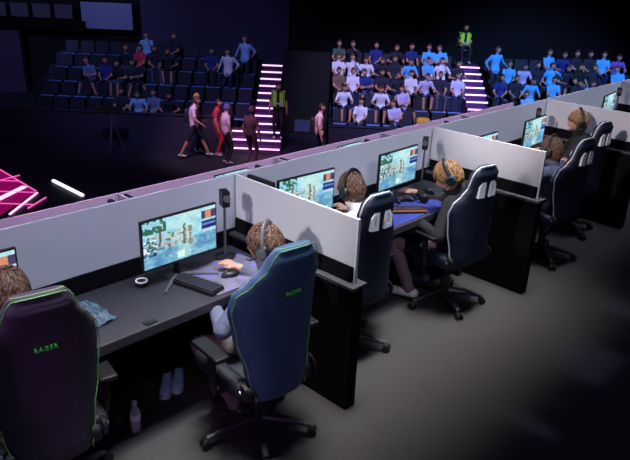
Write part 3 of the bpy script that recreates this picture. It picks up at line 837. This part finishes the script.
E_ = dict
player(-1.74, -.58, 85, 'person with brown hair cut by the left edge of the picture',
       E_(pelvis=(0, .0, .56), neck=(.0, .10, 1.00), head=(.02, .19, 1.14), lh=(-.22, .42, .83), rh=(.22, .42, .83), lf=(-.12, .38, .10), rf=(.12, .40, .10), hyaw=R(-5), hpitch=R(-10)),
       M['tee_grey'], M['trouser_dark'], M['hair'], hair_kw=dict(seed=3, length=.07))
player(-.45, -.84, 98, 'person with brown hair, dark headset and grey knit sleeves in the slate blue chair',
       E_(pelvis=(.0, .0, .56), neck=(.04, .02, .98), head=(.07, .09, 1.13), lh=(-.14, .30, .72), rh=(.20, .42, .84), lf=(-.12, .16, .10), rf=(.12, .30, .10), lh_hint=(-1, -.2, -.9), hyaw=R(20), hpitch=R(-8)),
       M['tee_grey'], M['trouser_olive'], M['hair'], sleeves='long', hs=('dark headset with a grey headband on the person in the slate blue chair', M['plastic_g'], M['plastic']), shoes=M['plastic'], hair_kw=dict(seed=5, length=.07))
player(.80, -.57, 95, 'person in a white t-shirt with brown hair leaning to the monitor behind the nearest divider',
       E_(pelvis=(0, -.02, .56), neck=(.0, .12, .98), head=(.01, .20, 1.12), lh=(-.20, .40, .90), rh=(.26, .40, .84), lf=(-.12, .36, .10), rf=(.12, .36, .10), hyaw=R(-8), hpitch=R(-12)),
       M['tee_white'], M['trouser_mauve'], M['hair'], hs=('slim dark headset on the person in the white t-shirt', M['plastic'], M['plastic']), hair_kw=dict(seed=8, length=.09, low=-.62, vol=1.12))
player(1.76, -.66, 98, 'person with sandy hair and black jacket bending over the blue mat',
       E_(pelvis=(0, .0, .56), neck=(-.02, -.04, .98), head=(-.08, .03, 1.11), lh=(-.30, .18, .76), rh=(.12, .42, .84), lf=(-.24, .20, .10), rf=(.10, .26, .10), hyaw=R(24), hpitch=R(-32), twist=R(8)),
       M['black_cloth'], M['trouser_mauve'], M['hair_l'], sleeves='long', hs=('dark teal headset on the person in the black jacket', M['plastic'], M['teal']), hair_kw=dict(seed=11, length=.06, vol=1.17, low=-.3))
player(3.20, -.80, 92, 'person with brown hair, black headset and grey tee, left one in the third bay',
       E_(pelvis=(0, .0, .56), neck=(-.0, -.05, .97), head=(.0, .0, 1.11), lh=(-.22, .36, .84), rh=(.2, .38, .84), lf=(-.12, .36, .10), rf=(.12, .36, .10), hyaw=R(-5), hpitch=R(-10)),
       M['tee_grey'], M['trouser_dark'], M['hair'], hs=('black headset on the grey-shirted person in the third bay', M['hair_d'], M['plastic']), hair_kw=dict(seed=14, length=.08))
player(4.45, -.60, 110, 'person in a dark top facing left with a black headset, farthest of the players',
       E_(pelvis=(0, .0, .56), neck=(.0, .03, 1.02), head=(.0, .08, 1.17), lh=(-.22, .36, .84), rh=(.2, .40, .84), lf=(-.12, .36, .10), rf=(.12, .36, .10), hyaw=R(22), hpitch=R(-5)),
       M['black_cloth'], M['trouser_dark'], M['hair_l'], hs=('black headset on the farthest player in the dark top', M['plastic'], M['plastic']), hair_kw=dict(seed=17, length=.07))

# ---------- spectators (small): one continuous figure mesh per pose, clothes by face
def crowd_mesh(name, pose, long=False, shorts=False, capm=None):
    me, reg, info = body(pose, False)
    for mt in (M['skin'], M['tee_white'], M['trouser_dark'], M['shoe_w'], M['hair_d']): me.materials.append(mt)
    H, hq = info['H'], info['hq']; inv = hq.inverted()
    for f, (n, t) in zip(me.polygons, reg):
        k = 0
        if n == 'torso' or (n == 'uarm' and t < (2 if long else .75)) or (n == 'farm' and long and t < .9): k = 1
        elif n == 'thigh' or (n == 'shin' and not shorts): k = 2
        elif n[:4] == 'foot': k = 3
        elif n == 'head':
            d = (inv @ (f.center-H)); k = 4 if (d.z > .045 or (d.y < .01 and d.z > -.05)) else 0
        f.material_index = k; f.use_smooth = True
    # give the hair its volume
    for v in me.vertices:
        d = inv @ (v.co-H)
        if d.length < .16 and (d.z > .04 or (d.y < .0 and d.z > -.05)): v.co = H+hq @ (d*1.10)
    me.name = name
    return me
def sit(**k):
    b = dict(pelvis=(0, .02, .52), neck=(0, .0, .98), head=(0, .03, 1.15), lh=(-.10, .36, .62), rh=(.10, .36, .62), lf=(-.12, .46, .08), rf=(.12, .46, .08)); b.update(k); return b
def stand(**k):
    b = dict(pelvis=(0, 0, .93), neck=(0, .0, 1.42), head=(0, .03, 1.58), lh=(-.26, .06, .86), rh=(.26, .06, .86), lf=(-.10, 0, .09), rf=(.10, 0, .09)); b.update(k); return b
CM = {
 'a': crowd_mesh('crowd_figure', sit()),
 'b': crowd_mesh('crowd_figure', sit(neck=(0, .12, .95), head=(0, .2, 1.1), lh=(-.2, .4, .66), rh=(.2, .4, .66), hpitch=R(-10)), shorts=True),
 'c': crowd_mesh('crowd_figure', sit(lh=(-.12, .22, .98), rh=(.3, .2, .6), hyaw=R(25)), long=True),
 'd': crowd_mesh('crowd_figure', sit(neck=(.08, .04, .97), head=(.12, .06, 1.13), lh=(-.05, .3, .7), rh=(.02, .28, .72), lf=(-.3, .4, .08), rf=(.3, .42, .08), hyaw=R(-25)), shorts=True),
 's': crowd_mesh('crowd_figure', stand()),
 't': crowd_mesh('crowd_figure', stand(lh=(-.34, .1, 1.1), rh=(.3, .12, 1.0), hyaw=R(30)), long=True),
 'w': crowd_mesh('crowd_figure', stand(lf=(-.08, .38, .10), rf=(.08, -.38, .12), lh=(-.26, -.2, .95), rh=(.26, .25, .98), head=(0, .08, 1.57)), shorts=True),
}
SH = {'bb': (95, 190, 255), 'lb': (150, 195, 250), 'w': (235, 232, 248), 'l': (205, 195, 240), 'd': (36, 38, 58), 'n': (35, 50, 130), 'g': (70, 100, 90), 'gr': (112, 128, 175), 'r': (225, 60, 90), 't': (120, 95, 90), 'p': (130, 90, 190), 'br': (110, 70, 95), 'k': (24, 24, 32), 'pw': (250, 215, 245)}  # light blue and lilac tops hold the stand lights' tint in their colour
SHN = {'bb': 'bright blue', 'lb': 'blue-lit pale', 'w': 'white', 'l': 'lilac-lit pale', 'd': 'dark', 'n': 'navy blue', 'g': 'dull green', 'gr': 'grey-blue', 'r': 'red', 't': 'tan', 'p': 'purple', 'br': 'maroon', 'k': 'black', 'pw': 'pinkish white'}
SM = {}
def shirt(k):
    if k not in SM: SM[k] = mat('shirt_'+SHN[k].replace(' ', '_'), SH[k], .85)
    return SM[k]
HAIRS = [M['hair_d'], M['hair'], mat('dark_brown_hair', (66, 48, 40), .6)]
TR = [M['trouser_dark'], mat('navy_trousers', (30, 40, 84), .9), mat('grey_trousers', (84, 88, 120), .9)]
def figure(mesh, loc, rz, sk, label, group=None, trouser=None, hairm=None, s=1):
    o = bpy.data.objects.new('person', CM[mesh]); COL.objects.link(o); o.location = loc; o.rotation_euler = (0, 0, rz); o.scale = (s, s, s)
    for i, m in ((1, shirt(sk)), (2, trouser or random.choice(TR)), (4, hairm or random.choice(HAIRS))):
        o.material_slots[i].link = 'OBJECT'; o.material_slots[i].material = m
    tag(o, label, 'person', group); return o
# (u along the stand, row, shirt, figure)
CROWD = {
 'left': [(-7.49, 1, 'gr', 'd'), (-7.02, 1, 'n', 'a'), (-6.53, 1, 'd', 'b'), (-6.52, 2, 'd', 'c'), (-6.13, -1, 'd', 'a'), (-6.05, 2, 'r', 'a'), (-6.02, 1, 'd', 'd'), (-6.01, 3, 'lb', 'c'), (-5.6, -1, 'lb', 'b'), (-5.58, 2, 'd', 'a'), (-5.13, -1, 'gr', 'a'), (-5.11, 2, 'd', 'b'), (-5.05, 3, 'd', 'a'), (-4.64, -1, 'd', 'b'), (-3.67, 2, 'n', 'a'), (-3.04, 1, 'w', 't'), (-2.57, 2, 'lb', 't')],
 'centre': [(0.54, 2, 'w', 'a'), (0.55, 1, 't', 'a'), (0.56, 3, 'g', 'a'), (0.7, 0, 'w', 'b'), (1.01, 2, 'w', 'c'), (1.02, 1, 'w', 'a'), (1.03, 3, 'd', 'c'), (1.26, -1, 'w', 'a'), (1.48, 2, 'w', 'b'), (1.49, 1, 'n', 'd'), (1.83, 3, 'n', 'a'), (1.91, 0, 'w', 'b'), (1.95, 2, 'd', 'b'), (1.96, 1, 'd', 'a'), (2.34, -1, 'l', 'd'), (2.42, 2, 'd', 'a'), (2.43, 1, 'd', 'b'), (2.47, 3, 'd', 'b'), (2.64, 0, 'l', 'd'), (2.89, 2, 'bb', 'b'), (2.9, 1, 'w', 'a'), (3.02, 3, 'n', 'a'), (3.37, 1, 'l', 'b'), (3.51, 2, 'bb', 'a'), (3.62, 3, 'bb', 'a'), (3.85, 1, 'd', 'a'), (3.98, 2, 'w', 'c'), (4.09, 3, 'bb', 'd'), (4.43, 1, 'l', 'a'), (4.45, 2, 'd', 'b')],
 'right': [(5.75, 2, 'bb', 't'), (5.84, 1, 'n', 'a'), (6.22, 2, 'bb', 'a'), (6.31, 1, 'd', 'a'), (6.6, 0, 'lb', 'd'), (6.69, 2, 'l', 'b'), (6.78, 1, 'bb', 'b'), (7.16, 2, 'd', 'a'), (7.53, 1, 'bb', 'a'), (7.63, 2, 'bb', 'c'), (7.7, 3, 'bb', 'a'), (8.1, 2, 'd', 'b'), (8.17, 3, 'n', 'b'), (8.24, 1, 'd', 'b'), (8.57, 2, 'k', 'a'), (8.63, 3, 'd', 'a'), (8.79, 1, 'bb', 'b'), (9.04, 2, 'd', 'c'), (9.1, 3, 'd', 'a'), (9.57, 3, 'bb', 'a'), (9.91, 2, 'bb', 'd'), (10.04, 3, 'p', 'b')],
}
NUM = ORD+['fifteenth', 'sixteenth', 'seventeenth', 'eighteenth']
for blk, lst in CROWD.items():
    rows = {}
    for it in lst: rows.setdefault(it[1], []).append(it)
    for row, its in rows.items():
        its.sort()
        for i, (u, k, sk, fm) in enumerate(its):
            st = fm in 'st'
            loc = uv(u, ROW0V+ROWD*k-(.12 if not st else .1), ROW0Z+ROWH*k)
            rz = AR+PI+random.uniform(-.35, .35)
            figure(fm, loc, rz, sk, 'spectator in a %s top, %s from the left in row %s, %s stand' % (SHN[sk], NUM[i], ['one', 'two', 'three', 'four', 'five'][k+1], blk), 'spectators in the %s stand' % blk)
bm = bmesh.new(); vs = bx(bm, (0, 0, .12), (.42, .3, .24), bev=.09)
o = obj('duffel_bag', bm, M['yellow'], smooth=True); o.location = uv(3.22, 19.87, -1.79); o.rotation_euler = (0, 0, AR); tag(o, 'yellow bag on a front row seat of the centre stand', 'bag')

# ---------- walkers on the arena floor
def walker(mesh, u, v, heading, sk, label, trouser=None, hairm=None, s=1):
    return figure(mesh, uv(u, v, ZA), AR+heading-PI/2, sk, label, None, trouser, hairm, s)
w1 = walker('w', -3.55, 17.9, R(8), 'pw', 'person striding right in a pinkish white tee, dark shorts and a backpack', M['trouser_dark'], M['hair'], 1.06)
walker('t', -3.62, 18.6, R(20), 't', 'person in tan and yellow top behind the striding walker', M['trouser_dark'], mat('blond_hair', (190, 150, 80), .6), 1.03)
walker('s', -2.95, 18.3, R(0), 'r', 'person in a red top walking behind the one in the purple cap', M['red'], M['hair_d'], .98)
w3 = walker('s', -2.58, 17.5, R(30), 'pw', 'person in a white hoodie, purple cap and black trousers by the stairs', M['trouser_dark'], mat('purple_cap', (120, 90, 180), .7))
walker('s', -1.86, 17.2, R(60), 'br', 'person in a long maroon robe before the lit staircase', shirt('br'), shirt('br'), 1.02)
w5 = walker('s', .0, 17.5, R(0), 'pw', 'person with cap and backpack in a pinkish white tee passing the sign', M['trouser_dark'], M['hair_d'], 1.08)
for w, lb in ((w1, 'dark backpack on the striding walker'), (w5, 'dark backpack on the person with the cap')):
    r = empty('backpack', w.location, w.rotation_euler.z); tag(r, lb, 'backpack')
    bm = bmesh.new(); bx(bm, (0, -.19, 1.24), (.26, .14, .40), bev=.05); obj('pack', bm, M['plastic_g2'], r, True)
    for sx in (-1, 1):
        bm = bmesh.new(); tube(bm, [(sx*.1, -.12, 1.42), (sx*.11, -.0, 1.48), (sx*.12, .13, 1.36), (sx*.13, .1, 1.15), (sx*.12, -.1, 1.08)], .018, 6); obj('strap', bm, M['plastic_g2'], r)
def steward(u, v, z, label, s=1, pose='s', dz=0):
    o = figure(pose, uv(u, v, z), AR+PI, 'k', label, None, M['trouser_dark'], M['hair_d'], s)
    bm = bmesh.new()
    for sx in (-1, 1):
        bx(bm, (sx*.10, .125, 1.22+dz), (.12, .02, .42), Matrix.Rotation(0, 3, 'Z'), bev=.008); bx(bm, (sx*.1, -.125, 1.22+dz), (.19, .02, .44), bev=.008)
        bx(bm, (sx*.185, 0, 1.2+dz), (.02, .22, .4), bev=.008)
    ve = obj('safety_vest', bm, M['hivis'], o)
    bm = bmesh.new(); bx(bm, (0, .138, 1.1+dz), (.3, .008, .05)); bx(bm, (0, -.138, 1.1+dz), (.36, .008, .05)); obj('reflective_band', bm, M['hivis_s'], ve)
steward(-1.26, 19.22, -2.25, 'steward in a green safety vest beside the left staircase')
steward(5.1, 24.1, -.325, 'steward in a green safety vest at the top of the right staircase', 1.05, 'a', -.46)
o = seat0.copy(); COL.objects.link(o); o.location = uv(5.1, 24.2, -.325); o.rotation_euler = (0, 0, AR); tag(o, 'dark seat under the steward at the top of the right staircase', 'seat')

# ------------------------------------------------------------------ lights
w = bpy.data.worlds.new('world'); SC.world = w; w.use_nodes = True
w.node_tree.nodes['Background'].inputs[0].default_value = (.42, .33, .85, 1); w.node_tree.nodes['Background'].inputs[1].default_value = .07
def spot(name, loc, tgt, power, col, ang, blend=.6, size=.3):
    l = bpy.data.lights.new(name, 'SPOT'); l.energy = power; l.color = col; l.spot_size = R(ang); l.spot_blend = blend; l.shadow_soft_size = size
    o = bpy.data.objects.new(name, l); COL.objects.link(o); o.location = loc; o.rotation_euler = (Vector(tgt)-Vector(loc)).to_track_quat('-Z', 'Y').to_euler(); return o
def area(name, loc, tgt, power, col, sx, sy, spread=180):
    l = bpy.data.lights.new(name, 'AREA'); l.energy = power; l.color = col; l.shape = 'RECTANGLE'; l.size = sx; l.size_y = sy; l.spread = R(spread)
    o = bpy.data.objects.new(name, l); COL.objects.link(o); o.location = loc
    d = (Vector(tgt)-Vector(loc)).normalized(); z = -d; x = Vector((1, 0, 0)); x = (x-z*x.dot(z)).normalized(); y = z.cross(x)
    o.matrix_world = Matrix((x, y, z)).transposed().to_4x4(); o.location = loc; return o
area('aisle_light', (.4, -1.0, 4.4), (.4, -.95, 0), 30, (1, .96, .93), 4.6, .3, 28)
spot('slot_fill', (-2.5, -6.0, 5.2), (1.1, -.95, 1.35), 560, (.85, .9, 1), 15, 1, .3)  # added fill that brightens the slots in the navy chairs
spot('house_light', (-4.2, -5.5, 5.2), (-.6, -.9, 1.45), 150, (.75, .85, 1), 20, 1, .3)
area('row_light', (3.0, -1.15, 3.7), (3.0, -.25, .9), 58, (.70, .78, 1), 12, .3, 52)
area('row_light_lower', (5, 2.0, 2.2), (5, 2.95, .1), 62, (.92, .78, 1), 12, .3, 60)
spot('key_spot', (-5.8, -1.0, 3.6), (.4, -.5, 1.15), 860, (1, .95, .94), 15, .7, .2)
spot('key_spot_far', (-4.5, -1.0, 4.2), (4.0, -.5, 1.15), 1700, (1, .90, .90), 12, .6, .2)
spot('stage_pink', uv(-9, 12, 3.5), (0, 2.9, .0), 1600, (1, .45, .9), 60, .6, .8)
spot('chair_side_fill', (-5.2, -2.6, 2.0), (-2.4, -1.1, 1.0), 230, (.85, .3, 1), 24, 1, .5)  # added purple fill on the leftmost chair, set away from the stage
spot('underdesk_fill', (-1.6, -2.6, 1.3), (-.75, -.2, .05), 9, (.6, .7, 1), 14, .8, .1)  # added fill aimed under the desk from the aisle
for nm, x, y, sx, sy, pw in (('gap_light', 1.72, -1.96, .55, .42, .14), ('gap_light', .72, -1.96, .10, .46, .03), ('gap_light', 2.76, -1.82, .3, .42, .08)):
    area(nm, (x, y, 3.3), (x+.001, y, 0), pw, (.5, .58, 1), sx, sy, 3)
# stands
def sp2(name, u, v, z, tu, tv, tz, *a): return spot(name, uv(u, v, z), uv(tu, tv, tz), *a)
sp2('stand_blue', 8, 12, 7, 8, 22, -1, 7000, (.25, .45, 1), 42, .7, .5)
sp2('stand_centre', 2, 11, 7, 2.2, 21.5, -1, 6500, (.55, .52, 1), 32, .7, .5)
sp2('stand_left', -5, 12, 7, -5, 22, -1, 1500, (.35, .42, 1), 52, .8, .5)
sp2('left_wall_fill', -11, 16, 3, -11, 27, .5, 900, (.45, .45, 1), 60, .8, .5)  # unseen lamp added to lift the dark left wall
sp2('steward_fill', 3.5, 14, 4, 5.1, 24.2, .5, 900, (1, 1, .95), 5, .6, .3)  # narrow spot added to brighten the seated steward's vest
sp2('walker_fill', .5, 13, 6, 0, 17.5, -1.6, 2600, (1, .6, .85), 16, .7, .4)  # extra pink spot added for the walker with the cap
sp2('stair_wash', -1.8, 14, 5, -1.9, 20, -2, 700, (.85, .4, 1), 22, .6, .4)
sp2('floor_wash', -3.2, 13, 6, -3, 18, -2, 1800, (1, .6, .85), 26, .7, .4)

SC.view_settings.view_transform = 'Standard'; SC.view_settings.look = 'None'; SC.view_settings.gamma = 1; SC.view_settings.use_curve_mapping = False
SC.view_settings.exposure = 0
